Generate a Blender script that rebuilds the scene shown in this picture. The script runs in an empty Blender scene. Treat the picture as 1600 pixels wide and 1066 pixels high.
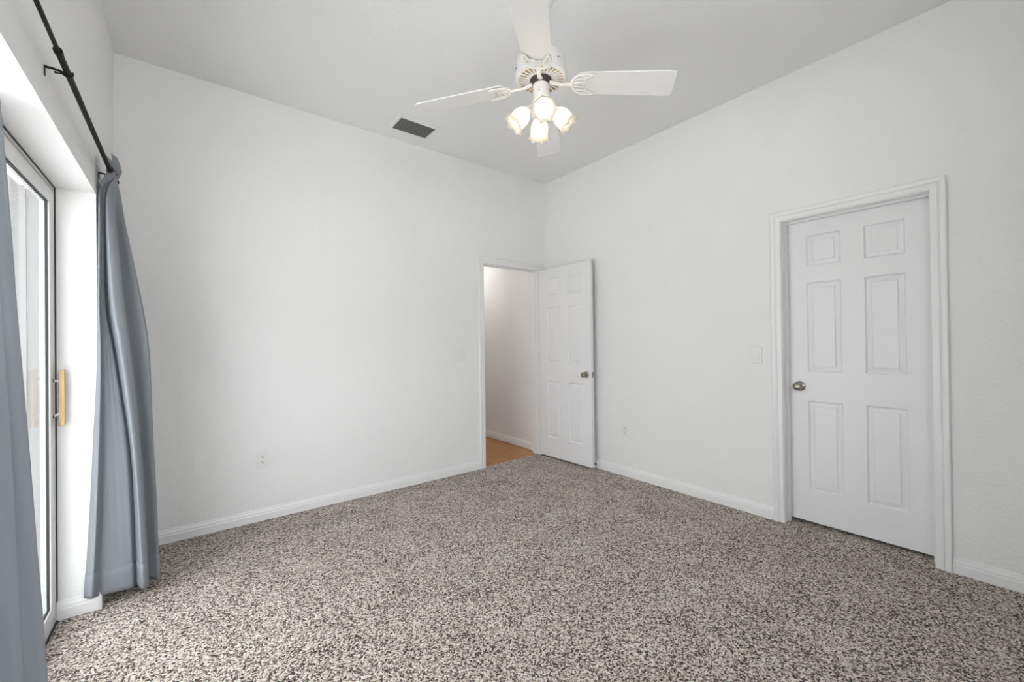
import bpy, bmesh, math, random
from mathutils import Vector, Matrix
random.seed(7)
S = bpy.context.scene
COL = S.collection
PI = math.pi

# ------------------------------------------------------------------ camera
cam_d = bpy.data.cameras.new('camera')
cam = bpy.data.objects.new('camera', cam_d); COL.objects.link(cam)
cam_d.sensor_width = 36.0
cam_d.lens = 646.52 * 36.0 / 1600.0
cam_d.clip_start = 0.02
R_ = Vector((0.78618481, -0.61787898, -0.01179033))
U_ = Vector((0.00599105, -0.01145738, 0.99991641))
F_ = Vector((0.61796243, 0.78618973, 0.00530588))
m = Matrix.Identity(4)
for i in range(3):
    m[i][0], m[i][1], m[i][2] = R_[i], U_[i], -F_[i]
m.translation = Vector((-3.17971, -3.42452, 1.23810))
cam.matrix_world = m
S.camera = cam

# ------------------------------------------------------------------ world, light, exposure
W = bpy.data.worlds.new('overcast_sky'); S.world = W; W.use_nodes = True
wn = W.node_tree.nodes; wl = W.node_tree.links
bg = wn['Background']
tc = wn.new('ShaderNodeTexCoord'); sx = wn.new('ShaderNodeSeparateXYZ')
rp = wn.new('ShaderNodeValToRGB')
rp.color_ramp.elements[0].position = 0.42; rp.color_ramp.elements[0].color = (0.50, 0.49, 0.47, 1)
rp.color_ramp.elements[1].position = 0.62; rp.color_ramp.elements[1].color = (0.94, 0.97, 1.0, 1)
mp = wn.new('ShaderNodeMapRange'); mp.inputs['From Min'].default_value = -1
wl.new(tc.outputs['Generated'], sx.inputs[0]); wl.new(sx.outputs['Z'], mp.inputs['Value'])
wl.new(mp.outputs[0], rp.inputs[0]); wl.new(rp.outputs[0], bg.inputs['Color'])
bg.inputs['Strength'].default_value = 4.8

por_d = bpy.data.lights.new('slider_portal', 'AREA'); por_d.shape = 'RECTANGLE'
por_d.size = 1.9; por_d.size_y = 2.0; por_d.cycles.is_portal = True
por = bpy.data.objects.new('slider_portal', por_d); COL.objects.link(por)
por2_d = bpy.data.lights.new('window_portal', 'AREA'); por2_d.shape = 'RECTANGLE'
por2_d.size = 1.5; por2_d.size_y = 1.55; por2_d.cycles.is_portal = True
por2 = bpy.data.objects.new('window_portal', por2_d); COL.objects.link(por2)
por2.location = (-2.55, -4.02, 1.625); por2.rotation_euler = (PI / 2, 0, 0)   # faces +Y, into the room
por.location = (-3.84, -1.558, 1.0); por.rotation_euler = (0, -PI / 2, 0)   # faces +X, into the room

sun_d = bpy.data.lights.new('sun', 'SUN'); sun_d.energy = 26.0; sun_d.angle = math.radians(1.0); sun_d.color = (1.0, 0.99, 0.975)
sun = bpy.data.objects.new('sun', sun_d); COL.objects.link(sun)
sun.rotation_euler = Vector((-0.12, -0.62, -0.78)).to_track_quat('-Z', 'Y').to_euler()   # high sun along the house wall, onto the patio

S.view_settings.view_transform = 'Standard'; S.view_settings.look = 'None'
S.view_settings.gamma = 1.0; S.view_settings.use_curve_mapping = False
S.view_settings.exposure = 0.47

# ------------------------------------------------------------------ materials
def mat(name, col, rough=0.5, metal=0.0, spec=0.5, bump=None, var=None):
    """procedural material; bump = [(noise scale, strength, distance)...]; var = (scale, amount) tone variation"""
    M = bpy.data.materials.new(name); M.use_nodes = True
    n, l = M.node_tree.nodes, M.node_tree.links
    b = n['Principled BSDF']
    b.inputs['Base Color'].default_value = (*col, 1); b.inputs['Roughness'].default_value = rough
    b.inputs['Metallic'].default_value = metal; b.inputs['Specular IOR Level'].default_value = spec
    t = n.new('ShaderNodeTexCoord')
    if var:
        nz = n.new('ShaderNodeTexNoise'); nz.inputs['Scale'].default_value = var[0]; nz.inputs['Detail'].default_value = 3
        l.new(t.outputs['Object'], nz.inputs['Vector'])
        r = n.new('ShaderNodeValToRGB')
        r.color_ramp.elements[0].position = 0.3; r.color_ramp.elements[1].position = 0.7
        r.color_ramp.elements[0].color = (*[c * (1 - var[1]) for c in col], 1)
        r.color_ramp.elements[1].color = (*[min(1, c * (1 + var[1])) for c in col], 1)
        l.new(nz.outputs['Fac'], r.inputs[0]); l.new(r.outputs[0], b.inputs['Base Color'])
    prev = None
    for sc, st, di in (bump or []):
        nz = n.new('ShaderNodeTexNoise'); nz.inputs['Scale'].default_value = sc; nz.inputs['Detail'].default_value = 2
        l.new(t.outputs['Object'], nz.inputs['Vector'])
        bp = n.new('ShaderNodeBump'); bp.inputs['Strength'].default_value = st; bp.inputs['Distance'].default_value = di
        l.new(nz.outputs['Fac'], bp.inputs['Height'])
        if prev: l.new(prev.outputs[0], bp.inputs['Normal'])
        prev = bp
    if prev: l.new(prev.outputs[0], b.inputs['Normal'])
    return M

M_wall = mat('wall_paint', (0.88, 0.877, 0.874), 0.55, spec=0.3, bump=[(60, 0.5, 0.005), (150, 0.3, 0.003)])
M_ceil = mat('ceiling_paint', (0.875, 0.872, 0.869), 0.8, spec=0.2, bump=[(45, 0.3, 0.004), (140, 0.2, 0.002)])
M_trim = mat('trim_paint', (0.88, 0.875, 0.875), 0.32, spec=0.45, bump=[(30, 0.04, 0.002)])
M_door = mat('door_paint', (0.875, 0.875, 0.88), 0.36, spec=0.45, bump=[(24, 0.05, 0.002)])
M_alu = mat('white_aluminium', (0.78, 0.78, 0.77), 0.35, spec=0.5, bump=[(60, 0.02, 0.001)])
M_aludim = mat('dimmed_aluminium', (0.30, 0.30, 0.30), 0.45, spec=0.4, bump=[(60, 0.02, 0.001)])  # outer half of the white frame, darkened to hold down outdoor glare
M_gasket = mat('black_gasket', (0.03, 0.03, 0.032), 0.6, bump=[(80, 0.2, 0.001)])
M_rubber = mat('dark_rubber', (0.02, 0.02, 0.02), 0.7, bump=[(80, 0.2, 0.001)])
M_rod = mat('black_rod_metal', (0.016, 0.014, 0.013), 0.55, spec=0.15, bump=[(120, 0.05, 0.001)])
M_nickel = mat('aged_nickel', (0.36, 0.33, 0.28), 0.28, metal=1.0, var=(40, 0.12))
M_plate = mat('white_plastic_plate', (0.84, 0.84, 0.83), 0.3, spec=0.5, bump=[(40, 0.01, 0.001)])
M_slot = mat('socket_slot_black', (0.05, 0.05, 0.05), 0.6, bump=[(40, 0.01, 0.001)])
M_oak = None
M_fanwhite = mat('fan_white_enamel', (0.84, 0.83, 0.815), 0.28, spec=0.5, bump=[(50, 0.02, 0.001)])
M_blade = mat('fan_blade_white', (0.84, 0.832, 0.825), 0.26, spec=0.5, bump=[(14, 0.05, 0.002)])
M_gold = mat('orange_gold', (0.70, 0.40, 0.10), 0.4, metal=0.2, var=(60, 0.15))
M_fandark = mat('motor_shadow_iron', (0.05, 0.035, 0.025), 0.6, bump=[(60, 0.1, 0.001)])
M_vent = mat('vent_dark_grey', (0.17, 0.17, 0.165), 0.5, bump=[(60, 0.03, 0.001)])
M_ventblack = mat('duct_black', (0.012, 0.012, 0.012), 0.8, bump=[(60, 0.03, 0.001)])
M_stucco = mat('exterior_stucco', (0.22, 0.22, 0.22), 0.9, spec=0.1, bump=[(55, 0.9, 0.012), (160, 0.5, 0.005)])  # white stucco greyed in its colour, in place of outdoor shade
M_conc = mat('patio_concrete', (0.56, 0.56, 0.555), 0.85, bump=[(40, 0.3, 0.003)], var=(3, 0.1))
M_dark = mat('closet_paint', (0.5, 0.5, 0.5), 0.8, bump=[(40, 0.1, 0.002)])

def wood(name, c1, c2, scale, rough, plank=None):
    M = bpy.data.materials.new(name); M.use_nodes = True
    n, l = M.node_tree.nodes, M.node_tree.links
    b = n['Principled BSDF']; b.inputs['Roughness'].default_value = rough
    t = n.new('ShaderNodeTexCoord'); mpn = n.new('ShaderNodeMapping'); mpn.inputs['Scale'].default_value = scale
    l.new(t.outputs['Object'], mpn.inputs[0])
    nz = n.new('ShaderNodeTexNoise'); nz.inputs['Scale'].default_value = 1; nz.inputs['Detail'].default_value = 6; nz.inputs['Distortion'].default_value = 0.8
    l.new(mpn.outputs[0], nz.inputs['Vector'])
    r = n.new('ShaderNodeValToRGB'); r.color_ramp.elements[0].position = 0.32; r.color_ramp.elements[1].position = 0.68
    r.color_ramp.elements[0].color = (*c1, 1); r.color_ramp.elements[1].color = (*c2, 1)
    l.new(nz.outputs['Fac'], r.inputs[0])
    out = r.outputs[0]
    if plank:
        br = n.new('ShaderNodeTexBrick'); br.inputs['Scale'].default_value = 1
        br.inputs['Brick Width'].default_value = plank[0]; br.inputs['Row Height'].default_value = plank[1]
        br.inputs['Mortar Size'].default_value = 0.0015; br.inputs['Color1'].default_value = (0.85, 0.85, 0.85, 1)
        br.inputs['Color2'].default_value = (1.1, 1.1, 1.1, 1); br.inputs['Mortar'].default_value = (0.45, 0.4, 0.35, 1)
        m2 = n.new('ShaderNodeMapping'); m2.inputs['Rotation'].default_value = (0, 0, PI / 2)
        l.new(t.outputs['Object'], m2.inputs[0]); l.new(m2.outputs[0], br.inputs['Vector'])
        mx = n.new('ShaderNodeMixRGB'); mx.blend_type = 'MULTIPLY'; mx.inputs[0].default_value = 1
        l.new(out, mx.inputs[1]); l.new(br.outputs['Color'], mx.inputs[2]); out = mx.outputs[0]
    l.new(out, b.inputs['Base Color'])
    return M
M_oak = wood('light_oak', (0.52, 0.34, 0.15), (0.72, 0.52, 0.28), (160, 160, 7), 0.5)
M_lam = wood('honey_laminate', (0.36, 0.15, 0.035), (0.52, 0.24, 0.07), (60, 4, 10), 0.3, (1.2, 0.09))

def carpet():
    M = bpy.data.materials.new('speckled_carpet'); M.use_nodes = True
    n, l = M.node_tree.nodes, M.node_tree.links
    b = n['Principled BSDF']; b.inputs['Roughness'].default_value = 0.95
    b.inputs['Specular IOR Level'].default_value = 0.05
    b.inputs['Sheen Weight'].default_value = 0.15
    t = n.new('ShaderNodeTexCoord')
    nd = n.new('ShaderNodeTexNoise'); nd.inputs['Scale'].default_value = 120; nd.inputs['Detail'].default_value = 1
    l.new(t.outputs['Object'], nd.inputs['Vector'])
    sc = n.new('ShaderNodeVectorMath'); sc.operation = 'SCALE'; sc.inputs['Scale'].default_value = 0.008
    l.new(nd.outputs['Color'], sc.inputs[0])
    ad = n.new('ShaderNodeVectorMath'); ad.operation = 'ADD'
    l.new(t.outputs['Object'], ad.inputs[0]); l.new(sc.outputs[0], ad.inputs[1])
    vo = n.new('ShaderNodeTexVoronoi'); vo.inputs['Scale'].default_value = 172
    l.new(ad.outputs[0], vo.inputs['Vector'])
    sp = n.new('ShaderNodeSeparateColor'); l.new(vo.outputs['Color'], sp.inputs[0])
    r = n.new('ShaderNodeValToRGB'); r.color_ramp.interpolation = 'LINEAR'
    e = r.color_ramp.elements
    e[0].position = 0.0; e[0].color = (0.030, 0.022, 0.019, 1)
    e[1].position = 1.0; e[1].color = (0.93, 0.88, 0.81, 1)
    for p, c in ((0.20, (0.065, 0.048, 0.040)), (0.31, (0.26, 0.203, 0.162)), (0.50, (0.505, 0.420, 0.350)), (0.72, (0.765, 0.675, 0.59))):
        q = e.new(p); q.color = (*c, 1)
    nl = n.new('ShaderNodeTexNoise'); nl.inputs['Scale'].default_value = 5.0; nl.inputs['Detail'].default_value = 4
    l.new(t.outputs['Object'], nl.inputs['Vector'])
    ml = n.new('ShaderNodeMapRange'); ml.inputs['From Min'].default_value = 0.3; ml.inputs['From Max'].default_value = 0.7
    ml.inputs['To Min'].default_value = -0.07; ml.inputs['To Max'].default_value = 0.07
    l.new(nl.outputs['Fac'], ml.inputs['Value'])
    am = n.new('ShaderNodeMath'); am.operation = 'ADD'; l.new(sp.outputs[0], am.inputs[0]); l.new(ml.outputs[0], am.inputs[1])
    l.new(am.outputs[0], r.inputs[0]); l.new(r.outputs[0], b.inputs['Base Color'])
    bp = n.new('ShaderNodeBump'); bp.inputs['Strength'].default_value = 1.0; bp.inputs['Distance'].default_value = 0.006; bp.invert = True
    l.new(vo.outputs['Distance'], bp.inputs['Height'])
    nz = n.new('ShaderNodeTexNoise'); nz.inputs['Scale'].default_value = 260; nz.inputs['Detail'].default_value = 2
    l.new(t.outputs['Object'], nz.inputs['Vector'])
    b2 = n.new('ShaderNodeBump'); b2.inputs['Strength'].default_value = 0.6; b2.inputs['Distance'].default_value = 0.004
    l.new(nz.outputs['Fac'], b2.inputs['Height']); l.new(bp.outputs[0], b2.inputs['Normal'])
    l.new(b2.outputs[0], b.inputs['Normal'])
    return M
M_carpet = carpet()

def fabric(name, col, trans, sheer):
    M = bpy.data.materials.new(name); M.use_nodes = True
    n, l = M.node_tree.nodes, M.node_tree.links
    out = n['Material Output']; n.remove(n['Principled BSDF'])
    t = n.new('ShaderNodeTexCoord')
    nz = n.new('ShaderNodeTexNoise'); nz.inputs['Scale'].default_value = 400
    l.new(t.outputs['Object'], nz.inputs['Vector'])
    n2 = n.new('ShaderNodeTexNoise'); n2.inputs['Scale'].default_value = 14; n2.inputs['Detail'].default_value = 3
    l.new(t.outputs['Object'], n2.inputs['Vector'])
    b1 = n.new('ShaderNodeBump'); b1.inputs['Strength'].default_value = 0.25; b1.inputs['Distance'].default_value = 0.012
    l.new(n2.outputs['Fac'], b1.inputs['Height'])
    bp = n.new('ShaderNodeBump'); bp.inputs['Strength'].default_value = 0.15; bp.inputs['Distance'].default_value = 0.001
    l.new(nz.outputs['Fac'], bp.inputs['Height']); l.new(b1.outputs[0], bp.inputs['Normal'])
    d = n.new('ShaderNodeBsdfPrincipled'); d.inputs['Base Color'].default_value = (*col, 1)
    d.inputs['Roughness'].default_value = 0.42; d.inputs['Specular IOR Level'].default_value = 0.35
    l.new(bp.outputs[0], d.inputs['Normal'])
    tr = n.new('ShaderNodeBsdfTranslucent'); tr.inputs['Color'].default_value = (*col, 1)
    m1 = n.new('ShaderNodeMixShader'); m1.inputs[0].default_value = trans
    l.new(d.outputs[0], m1.inputs[1]); l.new(tr.outputs[0], m1.inputs[2])
    tp = n.new('ShaderNodeBsdfTransparent')
    m2 = n.new('ShaderNodeMixShader'); m2.inputs[0].default_value = sheer
    l.new(m1.outputs[0], m2.inputs[1]); l.new(tp.outputs[0], m2.inputs[2])
    l.new(m2.outputs[0], out.inputs['Surface'])
    return M
M_curt = fabric('grey_curtain_cloth', (0.32, 0.34, 0.368), 0.22, 0.03)

def glass(name, tint):
    M = bpy.data.materials.new(name); M.use_nodes = True
    n, l = M.node_tree.nodes, M.node_tree.links
    out = n['Material Output']; n.remove(n['Principled BSDF'])
    t = n.new('ShaderNodeBsdfTransparent'); t.inputs['Color'].default_value = (*tint, 1)
    g = n.new('ShaderNodeBsdfGlossy'); g.inputs['Roughness'].default_value = 0.02
    f = n.new('ShaderNodeFresnel'); f.inputs['IOR'].default_value = 1.22
    ge = n.new('ShaderNodeNewGeometry'); mi = n.new('ShaderNodeMapRange')     # same reflectance entering and leaving the pane
    mi.inputs['To Min'].default_value = 1.22; mi.inputs['To Max'].default_value = 1 / 1.22
    l.new(ge.outputs['Backfacing'], mi.inputs['Value']); l.new(mi.outputs[0], f.inputs['IOR'])
    nz = n.new('ShaderNodeTexNoise'); nz.inputs['Scale'].default_value = 3
    bp = n.new('ShaderNodeBump'); bp.inputs['Strength'].default_value = 0.01; bp.inputs['Distance'].default_value = 0.002
    l.new(nz.outputs['Fac'], bp.inputs['Height']); l.new(bp.outputs[0], g.inputs['Normal'])
    mx = n.new('ShaderNodeMixShader')
    l.new(f.outputs[0], mx.inputs[0]); l.new(t.outputs[0], mx.inputs[1]); l.new(g.outputs[0], mx.inputs[2])
    l.new(mx.outputs[0], out.inputs['Surface'])
    return M
M_glass = glass('clear_pane', (0.955, 0.958, 0.958))
M_glass_tint = glass('dimming_pane', (0.825, 0.83, 0.83))  # tint added to hold back daylight through the slider

def frosted():
    M = bpy.data.materials.new('frosted_shade_glass'); M.use_nodes = True
    n, l = M.node_tree.nodes, M.node_tree.links
    out = n['Material Output']; n.remove(n['Principled BSDF'])
    d = n.new('ShaderNodeBsdfPrincipled'); d.inputs['Base Color'].default_value = (0.88, 0.86, 0.80, 1); d.inputs['Roughness'].default_value = 0.25
    t = n.new('ShaderNodeTexCoord'); nz = n.new('ShaderNodeTexNoise'); nz.inputs['Scale'].default_value = 60
    l.new(t.outputs['Object'], nz.inputs['Vector'])
    bp = n.new('ShaderNodeBump'); bp.inputs['Strength'].default_value = 0.1; bp.inputs['Distance'].default_value = 0.002
    l.new(nz.outputs['Fac'], bp.inputs['Height']); l.new(bp.outputs[0], d.inputs['Normal'])
    tr = n.new('ShaderNodeBsdfTranslucent'); tr.inputs['Color'].default_value = (0.97, 0.94, 0.86, 1)
    m1 = n.new('ShaderNodeMixShader'); m1.inputs[0].default_value = 0.6
    l.new(d.outputs[0], m1.inputs[1]); l.new(tr.outputs[0], m1.inputs[2])
    l.new(m1.outputs[0], out.inputs['Surface'])
    return M
M_shade = frosted()

def emit(name, col, st):
    M = bpy.data.materials.new(name); M.use_nodes = True
    b = M.node_tree.nodes['Principled BSDF']
    b.inputs['Base Color'].default_value = (0.9, 0.88, 0.82, 1)
    b.inputs['Emission Color'].default_value = (*col, 1); b.inputs['Emission Strength'].default_value = st
    return M
M_bulb = emit('lit_bulb', (1.0, 0.91, 0.77), 8.5)
M_hall_fill = emit('hall_fill_glow', (1.0, 0.96, 0.92), 26.0)

# ------------------------------------------------------------------ mesh helpers
def box(bm, x0, x1, y0, y1, z0, z1):
    if x0 > x1: x0, x1 = x1, x0
    if y0 > y1: y0, y1 = y1, y0
    if z0 > z1: z0, z1 = z1, z0
    v = [bm.verts.new(p) for p in ((x0,y0,z0),(x1,y0,z0),(x1,y1,z0),(x0,y1,z0),(x0,y0,z1),(x1,y0,z1),(x1,y1,z1),(x0,y1,z1))]
    for f in ((0,3,2,1),(4,5,6,7),(0,1,5,4),(1,2,6,5),(2,3,7,6),(3,0,4,7)):
        bm.faces.new([v[i] for i in f])

def lathe(bm, prof, seg=32, M=None, cap=True):
    """prof: list of (radius, z)"""
    M = M or Matrix.Identity(4)
    rings = []
    for r, z in prof:
        if r < 1e-6:
            rings.append([bm.verts.new(M @ Vector((0, 0, z)))])
        else:
            rings.append([bm.verts.new(M @ Vector((r * math.cos(2*PI*k/seg), r * math.sin(2*PI*k/seg), z))) for k in range(seg)])
    for a, b in zip(rings, rings[1:]):
        for k in range(seg):
            k2 = (k + 1) % seg
            if len(a) == 1 and len(b) == 1: continue
            if len(a) == 1: bm.faces.new((a[0], b[k], b[k2]))
            elif len(b) == 1: bm.faces.new((a[k], b[0], a[k2]))
            else: bm.faces.new((a[k], b[k], b[k2], a[k2]))
    if cap:
        for ring in (rings[0], rings[-1]):
            if len(ring) > 1: bm.faces.new(ring)

def frame_to(p, d):
    """matrix whose Z axis runs along d, origin at p"""
    d = Vector(d).normalized()
    q = d.to_track_quat('Z', 'Y')
    M = q.to_matrix().to_4x4(); M.translation = Vector(p)
    return M

def rod(bm, p, q, r, seg=16, r2=None):
    p, q = Vector(p), Vector(q)
    lathe(bm, [(r, 0), (r2 if r2 is not None else r, (q - p).length)], seg, frame_to(p, q - p))

def tube(bm, pts, r, seg=10, flat=1.0, up=(0, 0, 1), caps=True):
    """swept tube through pts; r a number or list; flat scales thickness along up"""
    pts = [Vector(p) for p in pts]; up = Vector(up); rings = []
    for i, p in enumerate(pts):
        t = (pts[min(i + 1, len(pts) - 1)] - pts[max(i - 1, 0)]).normalized()
        s = t.cross(up)
        if s.length < 1e-4: s = t.cross(Vector((1, 0, 0)))
        s.normalize(); w = s.cross(t).normalized()
        rr = r[i] if isinstance(r, (list, tuple)) else r
        rings.append([bm.verts.new(p + s * rr * math.cos(2*PI*k/seg) + w * rr * flat * math.sin(2*PI*k/seg)) for k in range(seg)])
    for a, b in zip(rings, rings[1:]):
        for k in range(seg):
            bm.faces.new((a[k], a[(k+1) % seg], b[(k+1) % seg], b[k]))
    if caps: bm.faces.new(rings[0]); bm.faces.new(rings[-1][::-1])

def smooth_pts(pts, n=6, soft=1.0):
    """Catmull-Rom through pts; soft < 1 keeps the corners crisper"""
    pts = [Vector(p) for p in pts]; out = []
    for i in range(len(pts) - 1):
        p0, p1, p2, p3 = pts[max(i-1, 0)], pts[i], pts[i+1], pts[min(i+2, len(pts)-1)]
        for k in range(n):
            t = k / n
            q = (0.5 * ((2*p1) + (p2-p0)*t + (2*p0-5*p1+4*p2-p3)*t*t + (3*p1-p0-3*p2+p3)*t*t*t))
            out.append(q.lerp(p1.lerp(p2, t), 1 - soft))
    out.append(pts[-1]); return out

def obj(name, bm, material, parent=None, smooth=None, bevel=0.0):
    bmesh.ops.recalc_face_normals(bm, faces=bm.faces[:])
    me = bpy.data.meshes.new(name); bm.to_mesh(me); bm.free()
    me.materials.append(material)
    if smooth is not None:
        for p in me.polygons: p.use_smooth = True
        try: me.set_sharp_from_angle(angle=math.radians(smooth))
        except Exception: pass
    o = bpy.data.objects.new(name, me); COL.objects.link(o)
    if parent is not None: o.parent = parent
    if bevel:
        mo = o.modifiers.new('bevel', 'BEVEL'); mo.width = bevel; mo.segments = 2; mo.limit_method = 'ANGLE'
        mo.harden_normals = False
    return o

def tag(o, label, cat, group=None, kind=None):
    o['label'] = label; o['category'] = cat
    if group: o['group'] = group
    if kind: o['kind'] = kind
    return o

def empty(name, loc, label, cat, group=None, kind=None, rot=(0, 0, 0)):
    o = bpy.data.objects.new(name, None); COL.objects.link(o); o.empty_display_size = 0.1
    o.location = loc; o.rotation_euler = rot
    return tag(o, label, cat, group, kind)

def struct(name, bm, material, label, cat, **k):
    return tag(obj(name, bm, material, **k), label, cat, kind='structure')

# ------------------------------------------------------------------ measures
WX = -3.517      # left wall face
H = 3.019        # ceiling
YF = -3.86       # wall behind the camera
AL, AR, DH = -0.84, -0.115, 2.04        # hall doorway in the back wall
B1, B2 = -2.352, -3.066                 # closet doorway in the right wall
SY1, SY2, SZ = -0.646, -2.475, 1.976    # sliding door opening in the left wall
XO = -3.765                             # outside face of the left wall

# ------------------------------------------------------------------ shell
bm = bmesh.new(); box(bm, -3.66, 0.9, YF - 0.15, 0.03, -0.12, 0.0)
struct('floor', bm, M_carpet, 'beige and brown speckled cut pile carpet', 'floor')
bm = bmesh.new(); box(bm, -1.3, 0.1, 0.03, 3.6, -0.12, -0.004)
struct('floor_hall', bm, M_lam, 'honey brown laminate floor of the hall beyond the doorway', 'floor')
bm = bmesh.new(); box(bm, XO - 0.05, 0.3, YF - 0.15, 0.2, H, H + 0.15)
struct('ceiling', bm, M_ceil, 'flat white textured ceiling', 'ceiling')

bm = bmesh.new()
J = 0.02
box(bm, XO, AL - J, 0, 0.115, -0.12, H); box(bm, AR + J, 0.115, 0, 0.115, -0.12, H); box(bm, AL - J, AR + J, 0, 0.115, DH + J, H)
struct('wall_back', bm, M_wall, 'long white textured wall with the hall doorway', 'wall')
bm = bmesh.new()
box(bm, 0, 0.115, B1 + J, 0, -0.12, H); box(bm, 0, 0.115, YF, B2 - J, -0.12, H); box(bm, 0, 0.115, B2 - J, B1 + J, DH + J, H)
struct('wall_right', bm, M_wall, 'white textured wall with the closed six panel door', 'wall')
bm = bmesh.new()
box(bm, XO, WX, SY1, 0, -0.12, H); box(bm, XO, WX, YF, SY2, -0.12, H); box(bm, XO, WX, SY2, SY1, SZ, H)
struct('wall_left', bm, M_wall, 'white textured wall with the deep sliding door recess', 'wall')
bm = bmesh.new()
wx0, wx1, wz0, wz1 = -3.25, -1.85, 0.90, 2.35
box(bm, XO, wx0, YF - 0.12, YF, -0.12, H); box(bm, wx1, 0.115, YF - 0.12, YF, -0.12, H)
box(bm, wx0, wx1, YF - 0.12, YF, -0.12, wz0); box(bm, wx0, wx1, YF - 0.12, YF, wz1, H)
struct('wall_front', bm, M_wall, 'white wall behind the camera with a wide window added for fill light', 'wall')
# hall and closet beyond the doors
bm = bmesh.new()
box(bm, -0.04, 0.08, 0.115, 3.6, -0.12, 2.5)
struct('wall_hall', bm, M_wall, 'white hall wall seen through the open doorway', 'wall')
bm = bmesh.new()
box(bm, -1.42, -1.3, 0.115, 3.6, -0.12, 2.5); box(bm, -1.42, 0.08, 3.6, 3.7, -0.12, 2.5)
struct('wall_hall_far', bm, M_wall, 'white end and side of the hall', 'wall')
bm = bmesh.new(); box(bm, -1.42, 0.08, 0.115, 3.7, 2.5, 2.6)
struct('ceiling_hall', bm, M_ceil, 'white hall ceiling', 'ceiling')
bm = bmesh.new()
box(bm, 0.115, 0.95, B1 + 0.3, B1 + 0.4, -0.12, 2.5); box(bm, 0.115, 0.95, B2 - 0.4, B2 - 0.3, -0.12, 2.5)
box(bm, 0.95, 1.0, B2 - 0.4, B1 + 0.4, -0.12, 2.5); box(bm, 0.115, 1.0, B2 - 0.4, B1 + 0.4, 2.5, 2.6)
struct('wall_closet', bm, M_dark, 'closet walls behind the closed door', 'wall')

# outside the sliding door
bm = bmesh.new(); box(bm, -16, XO, -14, 8, -0.2, -0.06); box(bm, XO, 9, -14, YF - 0.15, -0.2, -0.06)
struct('floor_patio', bm, M_conc, 'pale concrete patio outside the sliding door', 'patio')
bm = bmesh.new(); box(bm, XO - 0.02, XO, SY1 + 0.004, 0.4, -0.1, 2.9); box(bm, XO - 0.02, XO, SY2, SY1 + 0.004, SZ + 0.02, 2.9)
struct('wall_outside', bm, M_stucco, 'rough stucco face of the house outside the sliding door', 'wall')

bm = bmesh.new(); box(bm, -5.4, XO - 0.06, 0.9, 1.05, -0.2, 2.9)
struct('wall_patio', bm, M_stucco, 'stucco wall at the end of the patio, coloured grey for shade', 'wall')
bm = bmesh.new(); box(bm, -3.768, -3.727, SY1 - 0.0005, SY1 - 0.006, -0.06, SZ)
struct('trim_3', bm, M_stucco, 'rough stucco return outside the sliding door frame', 'trim')

# ------------------------------------------------------------------ baseboards
BB = [(0, 0), (0.013, 0), (0.013, 0.046), (0.0105, 0.052), (0.0105, 0.062), (0.007, 0.072), (0.005, 0.082), (0.0, 0.085)]
def baseboard(bm, p, q, nrm, prof=BB):
    p, q, nrm = Vector((*p, 0)), Vector((*q, 0)), Vector((*nrm, 0))
    ra = [bm.verts.new(p + nrm * d + Vector((0, 0, z))) for d, z in prof]
    rb = [bm.verts.new(q + nrm * d + Vector((0, 0, z))) for d, z in prof]
    n = len(prof)
    for i in range(n):
        bm.faces.new((ra[i], ra[(i+1) % n], rb[(i+1) % n], rb[i]))
    bm.faces.new(ra); bm.faces.new(rb[::-1])
bm = bmesh.new(); baseboard(bm, (WX, 0), (AL - 0.066, 0), (0, -1))
struct('baseboard_back', bm, M_trim, 'white stepped baseboard along the long wall', 'baseboard')
bm = bmesh.new(); baseboard(bm, (0, 0), (0, B1 + 0.066), (-1, 0)); baseboard(bm, (0, B2 - 0.066), (0, YF), (-1, 0))
struct('baseboard_right', bm, M_trim, 'white stepped baseboard either side of the closed door', 'baseboard')
bm = bmesh.new(); baseboard(bm, (WX, SY1 - 0.013), (WX, 0), (1, 0)); baseboard(bm, (WX, YF), (WX, SY2), (1, 0))
baseboard(bm, (-3.652, SY1), (WX + 0.013, SY1), (0, -1))
struct('baseboard_left', bm, M_trim, 'white stepped baseboard turning into the sliding door recess', 'baseboard')
bm = bmesh.new(); baseboard(bm, (-0.04, 0.135), (-0.04, 3.6), (-1, 0))
struct('baseboard_hall', bm, M_trim, 'white stepped baseboard along the hall wall', 'baseboard')

# ------------------------------------------------------------------ door casings (colonial profile, mitred)
CP = [(0.004, 0.0), (0.004, 0.010), (0.010, 0.0115), (0.030, 0.0125), (0.034, 0.0165), (0.040, 0.0125), (0.046, 0.0165), (0.052, 0.0185), (0.060, 0.0195), (0.065, 0.016), (0.065, 0.0)]
def casing(bm, a, b, top, tf):
    """a<b along the wall; tf(u, depth, z) -> world"""
    rows = []
    for o, d in CP:
        rows.append([bm.verts.new(tf(u, d, z)) for u, z in ((a - o, 0), (a - o, top + o), (b + o, top + o), (b + o, 0))])
    n = len(rows)
    for i in range(n):
        r0, r1 = rows[i], rows[(i + 1) % n]
        for k in range(3):
            bm.faces.new((r0[k], r0[k+1], r1[k+1], r1[k]))
    bm.faces.new([r[0] for r in rows]); bm.faces.new([r[3] for r in rows][::-1])
bm = bmesh.new()
casing(bm, AL, AR, DH, lambda u, d, z: Vector((u, -d, z)))
t1 = struct('trim_1', bm, M_trim, 'white moulded casing around the open hall doorway', 'door casing', smooth=35)
bm = bmesh.new()
box(bm, AL - J, AL, -0.001, 0.125, 0, DH + J); box(bm, AR, AR + J, -0.001, 0.125, 0, DH + J); box(bm, AL, AR, -0.001, 0.125, DH, DH + J)
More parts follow.
